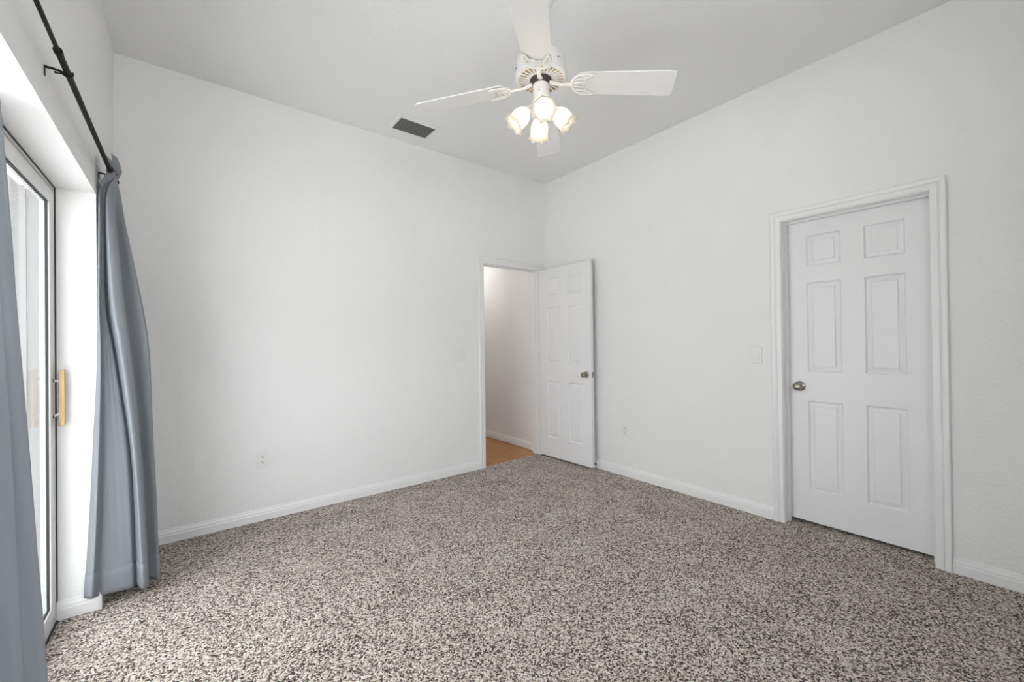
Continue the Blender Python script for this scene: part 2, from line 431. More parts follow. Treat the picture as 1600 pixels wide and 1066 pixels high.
box(bm, AL, AL + 0.010, 0.045, 0.08, 0, DH); box(bm, AR - 0.010, AR, 0.045, 0.08, 0, DH); box(bm, AL + .01, AR - .01, 0.045, 0.08, DH - 0.010, DH)
obj('jamb', bm, M_trim, t1)
bm = bmesh.new(); box(bm, AL - 0.0005, AL + 0.0015, 0.008, 0.036, 0.895, 0.955)
obj('strike_plate', bm, M_nickel, t1)
bm = bmesh.new()
casing(bm, B2, B1, DH, lambda u, d, z: Vector((-d, u, z)))
t2 = struct('trim_2', bm, M_trim, 'white moulded casing around the closed door', 'door casing', smooth=35)
bm = bmesh.new()
box(bm, -0.001, 0.125, B1, B1 + J, 0, DH + J); box(bm, -0.001, 0.125, B2 - J, B2, 0, DH + J); box(bm, -0.001, 0.125, B2, B1, DH, DH + J)
box(bm, 0.058, 0.090, B1 - 0.011, B1, 0, DH); box(bm, 0.058, 0.090, B2, B2 + 0.011, 0, DH); box(bm, 0.058, 0.090, B2 + .011, B1 - .011, DH - 0.011, DH)
obj('jamb', bm, M_trim, t2)

# ------------------------------------------------------------------ six panel doors
PR = [(0.0, 0.0), (0.005, -0.0085), (0.009, -0.0120), (0.014, -0.0120), (0.033, -0.0065), (0.035, -0.0015), (0.038, -0.0010)]
def panel_leaf(w, h, th):
    """leaf in local coords: x 0..w from hinge, y 0..th (front face at y=0 looking to -y), z 0..h"""
    bm = bmesh.new()
    s = (w - 0.115 - 2 * 0.186) / 2
    us = [0, s, s + 0.186, w - s - 0.186, w - s, w]
    zs = [0, 0.205, 0.808, 1.004, 1.598, 1.710, 1.913, h]
    for side in (0, 1):
        y0 = 0.0 if side == 0 else th
        sg = 1 if side == 0 else -1
        V = {}
        def vtx(i, k):
            if (i, k) not in V: V[(i, k)] = bm.verts.new((us[i], y0, zs[k]))
            return V[(i, k)]
        for i in range(5):
            for k in range(7):
                c = [vtx(i, k), vtx(i+1, k), vtx(i+1, k+1), vtx(i, k+1)]
                if i in (1, 3) and k in (1, 3, 5):
                    prev = c
                    for ins, dep in PR[1:]:
                        y = y0 - sg * dep
                        ring = [bm.verts.new((us[i] + ins, y, zs[k] + ins)), bm.verts.new((us[i+1] - ins, y, zs[k] + ins)),
                                bm.verts.new((us[i+1] - ins, y, zs[k+1] - ins)), bm.verts.new((us[i] + ins, y, zs[k+1] - ins))]
                        for j in range(4):
                            bm.faces.new((prev[j], prev[(j+1) % 4], ring[(j+1) % 4], ring[j]))
                        prev = ring
                    bm.faces.new(prev)
                else:
                    bm.faces.new(c)
    v = [bm.verts.new(p) for p in ((0,0,0),(w,0,0),(w,th,0),(0,th,0),(0,0,h),(w,0,h),(w,th,h),(0,th,h))]
    for f in ((0,3,2,1),(4,5,6,7),(1,2,6,5),(3,0,4,7)):
        bm.faces.new([v[i] for i in f])
    bmesh.ops.remove_doubles(bm, verts=bm.verts[:], dist=1e-5)
    return bm
KNOB = [(0.0, 0.0), (0.032, 0.0), (0.032, 0.004), (0.026, 0.009), (0.014, 0.011), (0.0115, 0.016), (0.0115, 0.028), (0.016, 0.032), (0.0235, 0.037),
        (0.0265, 0.044), (0.0265, 0.052), (0.0225, 0.060), (0.014, 0.0645), (0.0, 0.0655)]
def add_knobs(door, x, z, th, both=True):
    bm = bmesh.new()
    lathe(bm, KNOB, 32, frame_to((x, 0, z), (0, -1, 0)), cap=False)
    obj('door_knob', bm, M_nickel, door, smooth=40)
    if both:
        bm = bmesh.new(); lathe(bm, KNOB, 32, frame_to((x, th, z), (0, 1, 0)), cap=False)
        obj('door_knob', bm, M_nickel, door, smooth=40)
LW = 0.709
# closed door: front face looks to -x, local x runs from the knob side (near B1) towards B2
d2 = obj('door_2', panel_leaf(LW, 2.012, 0.035), M_door)
tag(d2, 'closed white six panel door on the right wall', 'door', kind='structure')
d2.location = (0.0945, B1 - 0.0035, 0.022); d2.rotation_euler = (0, 0, -PI / 2)
add_knobs(d2, 0.064, 0.902, 0.035)
# open door: hinged beside the corner, swung back almost against the right wall
d1 = obj('door_1', panel_leaf(0.722, 2.018, 0.035), M_door)
tag(d1, 'white six panel door standing open in the corner by the hall doorway', 'door', kind='structure')
d1.location = (-0.118, -0.022, 0.018); d1.rotation_euler = (0, 0, math.radians(-88.5))
add_knobs(d1, 0.722 - 0.062, 0.904, 0.035, both=False)
bm = bmesh.new(); lathe(bm, KNOB, 32, frame_to((0.660, 0.035, 0.904), (0, 1, 0)), cap=False)
obj('door_knob', bm, M_nickel, d1, smooth=40)
bm = bmesh.new(); box(bm, 0.7215, 0.7235, 0.006, 0.030, 0.876, 0.932); box(bm, 0.7235, 0.733, 0.012, 0.025, 0.894, 0.914)
obj('latch_plate', bm, M_nickel, d1, bevel=0.001)
for z in (0.20, 1.0, 1.80):
    bm = bmesh.new(); rod(bm, (-0.002, -0.004, z), (-0.002, -0.004, z + 0.088), 0.0048, 12)
    box(bm, -0.0015, 0.0, 0.0, 0.03, z, z + 0.088)
    obj('hinge', bm, M_trim, d1)

# ------------------------------------------------------------------ sliding glass door
FX = -3.6535                       # room side of the aluminium frame
bm = bmesh.new()
fy1, fy2 = SY1 - 0.003, SY2 + 0.003
box(bm, FX, -3.757, fy1, fy1 - 0.012, 0.0, SZ - 0.003); box(bm, FX, -3.757, fy2, fy2 + 0.012, 0.0, SZ - 0.003)
box(bm, FX, -3.757, fy2, fy1, SZ - 0.015, SZ - 0.003); box(bm, FX, -3.757, fy2, fy1, 0.0, 0.016)
box(bm, -3.698, -3.705, fy2 + .012, fy1 - .012, 0.016, 0.034); box(bm, -3.698, -3.705, fy2 + .012, fy1 - .012, SZ - 0.036, SZ - 0.015)
d3 = obj('door_3', bm, M_alu)
tag(d3, 'white aluminium sliding glass patio door set deep in the left wall', 'sliding door', kind='structure')
bm = bmesh.new()
box(bm, -3.690, -3.731, fy1 - 0.012, fy1 - 0.0155, 0.03, SZ - .03); box(bm, -3.735, -3.741, fy1 - 0.012, fy1 - 0.022, 0.03, SZ - .03)
box(bm, -3.741, -3.757, fy1 - 0.012, fy1 - 0.0135, 0.016, SZ - .015)
o = obj('outer_jamb', bm, M_aludim, d3); o['label'] = 'screwed outer jamb track, coloured darker against the outdoor light'
def slide_panel(name, x, ya, yb, st):
    """x = room side face; ya > yb"""
    z0, z1 = 0.022, SZ - 0.020; t = 0.032
    bm = bmesh.new()
    box(bm, x, x - t, ya, ya - st, z0, z1); box(bm, x, x - t, yb + st, yb, z0, z1)
    box(bm, x, x - t, yb + st, ya - st, z1 - st, z1); box(bm, x, x - t, yb + st, ya - st, z0, z0 + st)
    p = obj(name, bm, M_alu, d3, bevel=0.0015)
    bm = bmesh.new(); box(bm, x - 0.0145, x - 0.0185, yb + st - 0.004, ya - st + 0.004, z0 + st - 0.004, z1 - st + 0.004)
    obj('glass_pane', bm, M_glass_tint, p)
    bm = bmesh.new(); g = 0.006
    box(bm, x - 0.006, x - 0.0145, ya - st, ya - st - g * .5, z0 + st, z1 - st); box(bm, x - 0.006, x - 0.0145, yb + st, yb + st + g * .5, z0 + st, z1 - st)
    box(bm, x - 0.006, x - 0.0145, yb + st, ya - st, z1 - st - g, z1 - st); box(bm, x - 0.006, x - 0.0145, yb + st, ya - st, z0 + st, z0 + st + g * .5)
    gk = obj('gasket', bm, M_gasket, p); gk['label'] = 'dark rubber glazing strip'
    return p
pnl = slide_panel('sliding_panel', -3.656, fy1 - 0.006, -1.60, 0.062)
slide_panel('fixed_panel', -3.708, -1.54, fy2 + 0.014, 0.055)
bm = bmesh.new(); e = 0.0035
box(bm, -3.649, FX - .002, SY1, SY1 - e, 0.0, SZ); box(bm, -3.649, FX - .002, SY2, SY2 + e, 0.0, SZ); box(bm, -3.649, FX - .002, SY2, SY1, SZ - e, SZ)
box(bm, -3.646, FX - .002, SY2, SY1 - e, 0.0, 0.004)
o = obj('frame_gap_shade', bm, M_gasket, d3); o['label'] = 'dark strip for the shaded gap where the frame meets the recess'  # dark strip drawn in for the shaded gap around the frame
for z in (1.804, 1.376, 1.033, 0.91, 0.45):
    bm = bmesh.new(); rod(bm, (-3.7165, fy1 - 0.0155, z), (-3.7165, fy1 - 0.0175, z), 0.0045, 10)
    obj('screw', bm, M_nickel, d3)
# pull handle: wooden bar on two white posts, inside; plain pull outside
bm = bmesh.new(); box(bm, -3.637, -3.619, -0.679, -0.657, 0.889, 1.141)
o = obj('pull_handle', bm, M_oak, pnl, bevel=0.002); o['label'] = 'pale oak pull bar'
for z, z2 in ((1.093, 1.088), (0.930, 0.942)):
    bm = bmesh.new(); rod(bm, (-3.656, -0.668, z), (-3.636, -0.668, z2), 0.0045, 12, 0.008)
    o = obj('handle_post', bm, M_plate, pnl, smooth=40)
    bm = bmesh.new(); rod(bm, (-3.656, -0.668, z), (-3.6535, -0.668, z), 0.0075, 12)
    o = obj('screw_cup', bm, M_rod, pnl, smooth=40)

# window added behind the camera (out of view, fills the far walls with light)
bm = bmesh.new(); yf = YF - 0.085
for (x0, x1, z0, z1) in ((wx0, wx0 + .04, wz0, wz1), (wx1 - .04, wx1, wz0, wz1), (wx0 + .04, wx1 - .04, wz0, wz0 + .04), (wx0 + .04, wx1 - .04, wz1 - .04, wz1), ((wx0 + wx1) / 2 - .02, (wx0 + wx1) / 2 + .02, wz0 + .04, wz1 - .04)):
    box(bm, x0, x1, yf, yf - 0.03, z0, z1)
w1 = obj('fill_window', bm, M_alu)
tag(w1, 'wide white framed window, unseen and added to light the far walls', 'window', kind='structure')
for x0, x1 in ((wx0 + .04, (wx0 + wx1) / 2 - .02), ((wx0 + wx1) / 2 + .02, wx1 - .04)):
    bm = bmesh.new(); box(bm, x0, x1, yf - 0.013, yf - 0.017, wz0 + .04, wz1 - .04)
    obj('glass_pane', bm, M_glass, w1)

# ------------------------------------------------------------------ curtain rod
RX, RZ = -3.467, 2.098
cr = empty('curtain_rod', (RX, -1.559, RZ), 'black metal curtain rod on thin brackets above the sliding door', 'curtain rod')
L = lambda x, y, z: (x - RX, y + 1.559, z - RZ)
bm = bmesh.new(); rod(bm, L(RX, -1.685, RZ), L(RX, -0.505, RZ), 0.0085, 20)
obj('outer_tube', bm, M_rod, cr, smooth=40)
bm = bmesh.new(); rod(bm, L(RX, -2.60, RZ), L(RX, -1.66, RZ), 0.0056, 20)
obj('inner_tube', bm, M_rod, cr, smooth=40)
bm = bmesh.new(); rod(bm, L(RX, -1.690, RZ), L(RX, -1.672, RZ), 0.0102, 20)
obj('collar', bm, M_rod, cr, smooth=40)
for y0, s in ((-0.505, 1), (-2.60, -1)):
    bm = bmesh.new(); lathe(bm, [(0.0, -0.002), (0.012, 0.0), (0.0135, 0.006), (0.010, 0.012), (0.0155, 0.018), (0.0165, 0.028), (0.012, 0.036), (0.0, 0.039)], 20,
                            frame_to(L(RX, y0, RZ), (0, s, 0)), cap=False)
    obj('finial', bm, M_rod, cr, smooth=40)
for y in (-1.559, -0.575, -2.52):
    bm = bmesh.new()
    box(bm, WX - RX, WX - RX + 0.0022, y + 1.559 - 0.006, y + 1.559 + 0.006, -0.025, 0.006)          # wall plate
    tube(bm, [L(WX + .001, y, RZ + 0.003), L(WX + 0.018, y, RZ + 0.003), L(RX - 0.016, y, RZ + 0.001), L(RX - 0.011, y, RZ - 0.006)], 0.0040, 8)
    cup = [L(RX + 0.0112 * math.sin(a), y, RZ - 0.0112 * math.cos(a)) for a in [math.radians(d) for d in range(-100, 121, 20)]]
    tube(bm, cup, 0.003, 8, 1.0, (0, 1, 0))
    tube(bm, [L(RX - 0.011, y - 0.002, RZ - 0.006), L(RX - 0.02, y - 0.006, RZ - 0.010), L(RX - 0.026, y - 0.010, RZ - 0.011)], [0.002, 0.002, 0.0038], 8)
    obj('bracket', bm, M_rod, cr, smooth=40)

# ------------------------------------------------------------------ curtains
def cloth(name, levels, seg=7, rows=10, thick=0.0012, parent=None, wob=0.0, soft=1.0):
    """levels: list of plan paths [(x, y, z)...], same length, from top to bottom"""
    cols = [smooth_pts(l, seg, soft) for l in levels]
    n = len(cols[0]); grid = []
    colpts = [smooth_pts([cols[k][i] for k in range(len(levels))], rows) for i in range(n)]
    bm = bmesh.new()
    for i in range(n):
        grid.append([bm.verts.new(p + Vector((wob * math.sin(7.3 * p.z + 0.9 * i), wob * math.cos(5.1 * p.z + 1.3 * i), 0))) for p in colpts[i]])
    for i in range(n - 1):
        for k in range(len(grid[0]) - 1):
            bm.faces.new((grid[i][k], grid[i+1][k], grid[i+1][k+1], grid[i][k+1]))
    o = obj(name, bm, M_curt, parent, smooth=180); o['rows'] = len(grid[0])
    so = o.modifiers.new('cloth_thickness', 'SOLIDIFY'); so.thickness = thick; so.offset = 0
    return o, cols

# far curtain, bunched at the end of the rod and fanning out towards the floor
def lev(z, xs, ys, zs=None):
    return [(x, y, (zs[i] if zs else z)) for i, (x, y) in enumerate(zip(xs, ys))]
hem = lev(0, [-3.562,-3.534,-3.512,-3.497,-3.448,-3.399,-3.386,-3.358,-3.336,-3.344,-3.300,-3.302,-3.345,-3.400,-3.450,-3.480,-3.500],
             [-0.668,-0.694,-0.652,-0.656,-0.650,-0.640,-0.610,-0.694,-0.672,-0.570,-0.588,-0.520,-0.470,-0.440,-0.400,-0.450,-0.390],
             [.076,.074,.064,.062,.056,.050,.048,.052,.052,.048,.030,.030,.030,.030,.030,.030,.030])
low = lev(.42, [-3.546,-3.519,-3.502,-3.488,-3.448,-3.406,-3.394,-3.370,-3.348,-3.356,-3.310,-3.312,-3.350,-3.400,-3.450,-3.478,-3.495],
             [-0.658,-0.686,-0.646,-0.648,-0.641,-0.632,-0.602,-0.690,-0.668,-0.570,-0.586,-0.520,-0.470,-0.440,-0.405,-0.450,-0.395])
lm = lev(.76, [-3.533,-3.510,-3.497,-3.484,-3.452,-3.420,-3.410,-3.389,-3.364,-3.372,-3.322,-3.324,-3.358,-3.402,-3.450,-3.475,-3.490],
             [-0.648,-0.676,-0.642,-0.641,-0.634,-0.625,-0.596,-0.684,-0.662,-0.570,-0.583,-0.520,-0.475,-0.445,-0.415,-0.455,-0.405])
mid = lev(1.20, [-3.521,-3.503,-3.498,-3.488,-3.474,-3.463,-3.457,-3.430,-3.396,-3.404,-3.334,-3.336,-3.366,-3.410,-3.450,-3.472,-3.488],
             [-0.640,-0.666,-0.640,-0.636,-0.628,-0.620,-0.593,-0.678,-0.656,-0.570,-0.580,-0.520,-0.485,-0.455,-0.430,-0.465,-0.420])
um = lev(1.46, [-3.518,-3.506,-3.502,-3.497,-3.493,-3.491,-3.487,-3.459,-3.420,-3.428,-3.361,-3.364,-3.388,-3.420,-3.452,-3.470,-3.485],
             [-0.638,-0.662,-0.640,-0.634,-0.628,-0.622,-0.596,-0.672,-0.650,-0.570,-0.577,-0.520,-0.495,-0.465,-0.445,-0.475,-0.435])
upp = lev(1.86, [-3.514,-3.504,-3.502,-3.498,-3.495,-3.493,-3.490,-3.476,-3.450,-3.458,-3.421,-3.424,-3.438,-3.450,-3.460,-3.472,-3.482],
             [-0.634,-0.652,-0.640,-0.632,-0.628,-0.622,-0.614,-0.664,-0.642,-0.570,-0.573,-0.520,-0.512,-0.492,-0.480,-0.492,-0.470])
nec = lev(2.01, [-3.508,-3.502,-3.497,-3.493,-3.490,-3.486,-3.482,-3.473,-3.459,-3.453,-3.438,-3.440,-3.450,-3.458,-3.466,-3.472,-3.478],
             [-.634,-.650,-.642,-.632,-.626,-.622,-.618,-.654,-.630,-.600,-.580,-.556,-.536,-.516,-.506,-.514,-.500])
def ring_at(ys, z, r):   # header pleats wrap the front of the rod
    return [(RX + r * (1 if i % 2 else 0.75) * (-1 if i < 2 else 1), y, z) for i, y in enumerate(ys)]
ys = [-.655,-.645,-.640,-.632,-.625,-.618,-.610,-.600,-.590,-.580,-.570,-.562,-.552,-.544,-.536,-.528,-.520]
top1 = ring_at(ys, 2.085, 0.015)
far_c, cols = cloth('curtain', [top1, nec, upp, um, mid, lm, low, hem], wob=0.0004, soft=0.45)
tag(far_c, 'grey curtain hanging at the far end of the rod beside the long wall', 'curtain', 'grey curtains on the black rod')
# stitched hem: a second layer along the bottom 11 cm
def hem_strip(src, height):
    me = src.data; nr = src['rows']; vs = [v.co.copy() for v in me.vertices]
    n = len(vs) // nr; bm = bmesh.new(); g = []
    for i in range(n):
        col = vs[i * nr:(i + 1) * nr]; zb = col[-1].z
        g.append([bm.verts.new(p) for p in col[-5:]])
    for i in range(n - 1):
        for k in range(4): bm.faces.new((g[i][k], g[i+1][k], g[i+1][k+1], g[i][k+1]))
    o = obj('hem', bm, M_curt, src, smooth=180)
    so = o.modifiers.new('hem_thickness', 'SOLIDIFY'); so.thickness = 0.005; so.offset = 0
hem_strip(far_c, 0.11)
# ruffled header above the rod pocket
hd = []
for i, y in enumerate(ys):
    a = i * 1.15
    hd.append(((RX + 0.017 + 0.005 * math.sin(a), y, 2.098), (RX + 0.008 + 0.026 * math.sin(a), y - 0.004 + 0.010 * math.cos(a), 2.135 + 0.004 * math.sin(2.3 * i)),
               (RX - 0.002 + 0.024 * math.sin(a + .25), y + 0.004, 2.168 + 0.018 * math.sin(1.9 * i + 1))))
hdr, _ = cloth('header_ruffle', [[h[k] for h in hd][::1] for k in (2, 1, 0)], rows=4, parent=far_c)
bm = bmesh.new()
tube(bm, [(RX, -.662, RZ), (RX, -.64, RZ), (RX, -.60, RZ), (RX, -.56, RZ), (RX, -.515, RZ)], [0.0135, 0.016, 0.0145, 0.0165, 0.0135], 14, caps=False)
obj('rod_pocket', bm, M_curt, far_c, smooth=60)

# near curtain, only its leading folds are in view
def near_path(z, dx):
    f = (2.0 - z) / 2.0
    A = 0.017 + 0.017 * f
    pts = []
    y = -2.52
    for i in range(13):
        u = i / 12.0
        pts.append((-3.455 + dx * u ** 1.3 + A * math.sin(i * 1.75 + 0.4) * (1.0 if i < 12 else 0.2), -2.53 + (0.17 + 0.10 * f) * u, z))
    return pts
near_c, _ = cloth('curtain', [near_path(2.09, 0.004), near_path(1.85, 0.008), near_path(1.4, 0.030), near_path(0.9, 0.046), near_path(0.45, 0.064), near_path(0.03, 0.074)], wob=0.0015)
tag(near_c, 'grey curtain at the near end of the rod, leaning across the sliding door glass', 'curtain', 'grey curtains on the black rod')

# ------------------------------------------------------------------ ceiling fan
FC = Vector((-1.725, -1.842, 0)); TH = -0.82; HZ = 2.587
fan = empty('ceiling_fan', (FC.x, FC.y, H), 'white four blade ceiling fan with four lit tulip glass shades', 'ceiling fan')
def fz(z): return z - H
bm = bmesh.new(); lathe(bm, [(0.0, fz(H) - 0.0005), (0.066, fz(H) - 0.0005), (0.068, -0.008), (0.064, -0.022), (0.046, -0.046), (0.026, -0.060), (0.0, -0.060)], 36, cap=False)
obj('canopy', bm, M_fanwhite, fan, smooth=40)
bm = bmesh.new(); rod(bm, (0, 0, -0.055), (0, 0, fz(2.725)), 0.0127, 20)
obj('downrod', bm, M_fanwhite, fan, smooth=40)
bm = bmesh.new()
lathe(bm, [(0.0, fz(2.745)), (0.03, fz(2.745)), (0.034, fz(2.728)), (0.085, fz(2.722)), (0.118, fz(2.712)), (0.128, fz(2.698)), (0.1285, fz(2.632)), (0.0, fz(2.632))], 48, cap=False)
mh = obj('motor_housing', bm, M_fanwhite, fan, smooth=40)
for k in range(6):
    a = TH + 0.3 + k * PI / 3
    bm = bmesh.new(); rod(bm, (0.128 * math.cos(a), 0.128 * math.sin(a), fz(2.655)), (0.131 * math.cos(a), 0.131 * math.sin(a), fz(2.655)), 0.0035, 10)
    obj('screw', bm, M_fandark, mh)
# slotted vent ring under the motor: white rim, golden orange backing, white spokes
bm = bmesh.new(); lathe(bm, [(0.114, fz(2.602)), (0.131, fz(2.606)), (0.136, fz(2.616)), (0.134, fz(2.630)), (0.128, fz(2.634)), (0.110, fz(2.618))], 48, cap=False)
vr = obj('vent_ring', bm, M_fanwhite, fan, smooth=40)
bm = bmesh.new(); lathe(bm, [(0.050, fz(2.608)), (0.118, fz(2.608)), (0.118, fz(2.630)), (0.050, fz(2.630)), (0.050, fz(2.608))], 48, cap=False)
o = obj('gold_backing', bm, M_gold, vr, smooth=40); o['label'] = 'golden orange plate behind the slots'
bm = bmesh.new(); lathe(bm, [(0.056, fz(2.602)), (0.066, fz(2.600)), (0.070, fz(2.605)), (0.056, fz(2.610))], 48, cap=False)
for k in range(30):
    a = k * 2 * PI / 30
    M4 = Matrix.Rotation(a, 4, 'Z')
    v0 = len(bm.verts)
    b2 = bmesh.new(); box(b2, 0.066, 0.117, -0.0052, 0.0052, fz(2.602), fz(2.606))
    for v in b2.verts: v.co = M4 @ v.co
    tmp = bpy.data.meshes.new('t'); b2.to_mesh(tmp); b2.free(); bm.from_mesh(tmp); bpy.data.meshes.remove(tmp)
obj('spokes', bm, M_fanwhite, vr)
bm = bmesh.new(); lathe(bm, [(0.0, fz(2.628)), (0.050, fz(2.628)), (0.056, fz(2.600)), (0.040, fz(2.572)), (0.0, fz(2.572))], 32, cap=False)
o = obj('rotor', bm, M_fandark, fan, smooth=40); o['label'] = 'flywheel under the motor, coloured dark for the shaded cavity'  # near-black colour stands in for the shaded cavity around the housing
bm = bmesh.new(); lathe(bm, [(0.0, fz(2.585)), (0.040, fz(2.585)), (0.042, fz(2.580)), (0.042, fz(2.490)), (0.047, fz(2.486)), (0.050, fz(2.476)), (0.046, fz(2.466)), (0.030, fz(2.452)), (0.016, fz(2.440)), (0.010, fz(2.425)), (0.0, fz(2.422))], 32, cap=False)
sh = obj('switch_housing', bm, M_fanwhite, fan, smooth=40)
bm = bmesh.new(); a = math.radians(215); rod(bm, (0.0415 * math.cos(a), 0.0415 * math.sin(a), fz(2.53)), (0.044 * math.cos(a), 0.044 * math.sin(a), fz(2.53)), 0.003, 10)
obj('screw', bm, M_fandark, sh)

# blade in local coords: x outwards from the hub, y across, z up; droop and pitch as photographed
DR, PT = -0.113, -0.188
def blade_xf(k):
    a = TH + k * PI / 2
    d = Vector((math.cos(a), math.sin(a), DR)); t0 = Vector((-math.sin(a), math.cos(a), 0))
    t = t0 * math.cos(PT) + Vector((0, 0, 1)) * math.sin(PT)
    dn = d.normalized(); n = dn.cross(t).normalized()
    Mx = Matrix.Identity(4)
    for i in range(3):
        Mx[i][0], Mx[i][1], Mx[i][2] = d[i], t[i], n[i]
    Mx.translation = Vector((0, 0, fz(HZ)))
    return Mx
def blade_bm(X):
    def hw(r): return 0.5 * (0.137 + (0.158 - 0.137) * (r - 0.2) / 0.46)
    out = []
    r0, r1, c = 0.195, 0.66, 0.02
    out += [(r0, -hw(r0) + 0.012), (r0 + 0.012, -hw(r0))]
    for k in range(7):
        q = -PI / 2 + k * PI / 12
        out.append((r1 - c + c * math.cos(q), -hw(r1) + c + c * math.sin(q)))
    for k in range(7):
        q = k * PI / 12
        out.append((r1 - c + c * math.cos(q), hw(r1) - c + c * math.sin(q)))
    out += [(r0 + 0.012, hw(r0)), (r0, hw(r0) - 0.012)]
    bm = bmesh.new()
    lo = [bm.verts.new(X @ Vector((x, y, 0.0))) for x, y in out]; hi = [bm.verts.new(X @ Vector((x, y, 0.0065))) for x, y in out]
    bm.faces.new(lo[::-1]); bm.faces.new(hi)
    n = len(out)
    for i in range(n): bm.faces.new((lo[i], lo[(i+1) % n], hi[(i+1) % n], hi[i]))
    return bm
def iron_bm(X):
    """openwork blade bracket: goose neck from the flywheel, lyre shaped plate under the blade root"""
    bm = bmesh.new(); z = -0.008
    T = lambda pts: [X @ Vector(p) for p in pts]
    n = (X.to_3x3() @ Vector((0, 0, 1))).normalized()
    neck = smooth_pts([(0.046, 0, 0.004), (0.075, 0, -0.003), (0.105, 0, -0.008), (0.135, 0, -0.007), (0.165, 0, z)], 5)
    tube(bm, T(neck), [0.015 - 0.004 * math.sin(PI * i / (len(neck) - 1)) for i in range(len(neck))], 10, 0.5, n)
    for s in (-1, 1):
        rim = smooth_pts([(0.158, s * 0.004, z), (0.166, s * 0.030, z), (0.185, s * 0.052, z), (0.210, s * 0.062, z), (0.238, s * 0.064, z), (0.262, s * 0.061, z), (0.268, s * 0.054, z)], 5)
        tube(bm, T(rim), [0.0075] * (len(rim) - 4) + [0.007, 0.0065, 0.006, 0.005], 8, 0.55, n)
        inn = smooth_pts([(0.268, s * 0.056, z), (0.248, s * 0.047, z), (0.232, s * 0.040, z), (0.224, s * 0.028, z), (0.228, s * 0.016, z), (0.220, s * 0.006, z), (0.216, 0, z)], 5)
        tube(bm, T(inn), 0.0050, 8, 0.6, n)
        for (x0, y0, x1, y1) in ((0.170, 0.008, 0.222, 0.016), (0.178, 0.030, 0.226, 0.038), (0.196, 0.054, 0.236, 0.046)):
            tube(bm, T([(x0, s * y0, z), ((x0 + x1) / 2, s * (y0 + y1) / 2 + s * 0.003, z), (x1, s * y1, z)]), 0.0045, 8, 0.6, n)
    return bm
for k in range(4):
    X = blade_xf(k)
    b = obj('blade', blade_bm(X), M_blade, fan, bevel=0.0012)
    obj('blade_iron', iron_bm(X), M_fanwhite, b, smooth=50)
    for x, y in ((0.205, 0.0), (0.245, 0.052), (0.245, -0.052)):
        bm = bmesh.new(); rod(bm, X @ Vector((x, y, -0.0005)), X @ Vector((x, y, -0.009)), 0.0045, 10)
        obj('screw', bm, M_fanwhite, b)

# light kit: four scalloped tulip shades on short arms
def tulip_bm(Mx):
    prof = [(0.019, 0.0), (0.024, 0.006), (0.037, 0.022), (0.044, 0.042), (0.0455, 0.060), (0.044, 0.076), (0.0455, 0.090), (0.051, 0.101), (0.060, 0.108)]
    bm = bmesh.new(); seg = 72; n = len(prof); rings = []
    for j, (r, z) in enumerate(prof):
        w = max(0, (j - 4) / (n - 5)) ** 1.5; rib = 0.018 * (0.4 + j / n)
        ring = []
        for k in range(seg):
            a = 2 * PI * k / seg
            rr = r * (1 + 0.06 * w * math.cos(7 * a) + 0.03 * w * math.cos(14 * a) + rib * math.cos(18 * a) * (0.5 if j else 0))
            zz = z + w * (0.005 * math.cos(7 * a) + 0.0015 * math.cos(14 * a))
            ring.append(bm.verts.new(Mx @ Vector((rr * math.cos(a), rr * math.sin(a), zz))))
        rings.append(ring)
    for a_, b_ in zip(rings, rings[1:]):
        for k in range(seg):
            bm.faces.new((a_[k], a_[(k+1) % seg], b_[(k+1) % seg], b_[k]))
    return bm
for k in range(4):
    a = math.radians(53 + 90 * k)
    ca, sa = math.cos(a), math.sin(a)
    p0 = Vector((0.068 * ca, 0.068 * sa, fz(2.450))); ax = Vector((0.70 * ca, 0.70 * sa, -0.72)).normalized()
    bm = bmesh.new()
    tube(bm, smooth_pts([(0.030 * ca, 0.030 * sa, fz(2.468)), (0.046 * ca, 0.046 * sa, fz(2.470)), (0.060 * ca, 0.060 * sa, fz(2.463)), p0 + ax * 0.004], 5), 0.0075, 10)
    lathe(bm, [(0.0, -0.016), (0.014, -0.014), (0.020, -0.004), (0.021, 0.010), (0.017, 0.012), (0.0, 0.012)], 24, frame_to(p0, ax), cap=False)
    arm = obj('shade_arm', bm, M_fanwhite, fan, smooth=40)
    sd = obj('lamp_shade', tulip_bm(frame_to(p0 + ax * 0.006, ax)), M_shade, fan, smooth=80)
    so = sd.modifiers.new('glass_thickness', 'SOLIDIFY'); so.thickness = 0.0025; so.offset = 0
    bm = bmesh.new()
    lathe(bm, [(0.0, 0.014), (0.010, 0.016), (0.011, 0.028), (0.016, 0.040), (0.019, 0.054), (0.0165, 0.068), (0.009, 0.078), (0.0, 0.083)], 20, frame_to(p0, ax), cap=False)
    bl = obj('bulb', bm, M_bulb, sd, smooth=60); bl['label'] = 'lit warm bulb'
# pull chain
bm = bmesh.new()
for j in range(16):
    lathe(bm, [(0.0, -0.0022), (0.0022, 0), (0.0, 0.0022)], 8, Matrix.Translation((0.047, 0.012, fz(2.478) - 0.006 * j)), cap=False)
obj('pull_chain', bm, M_gold, fan)

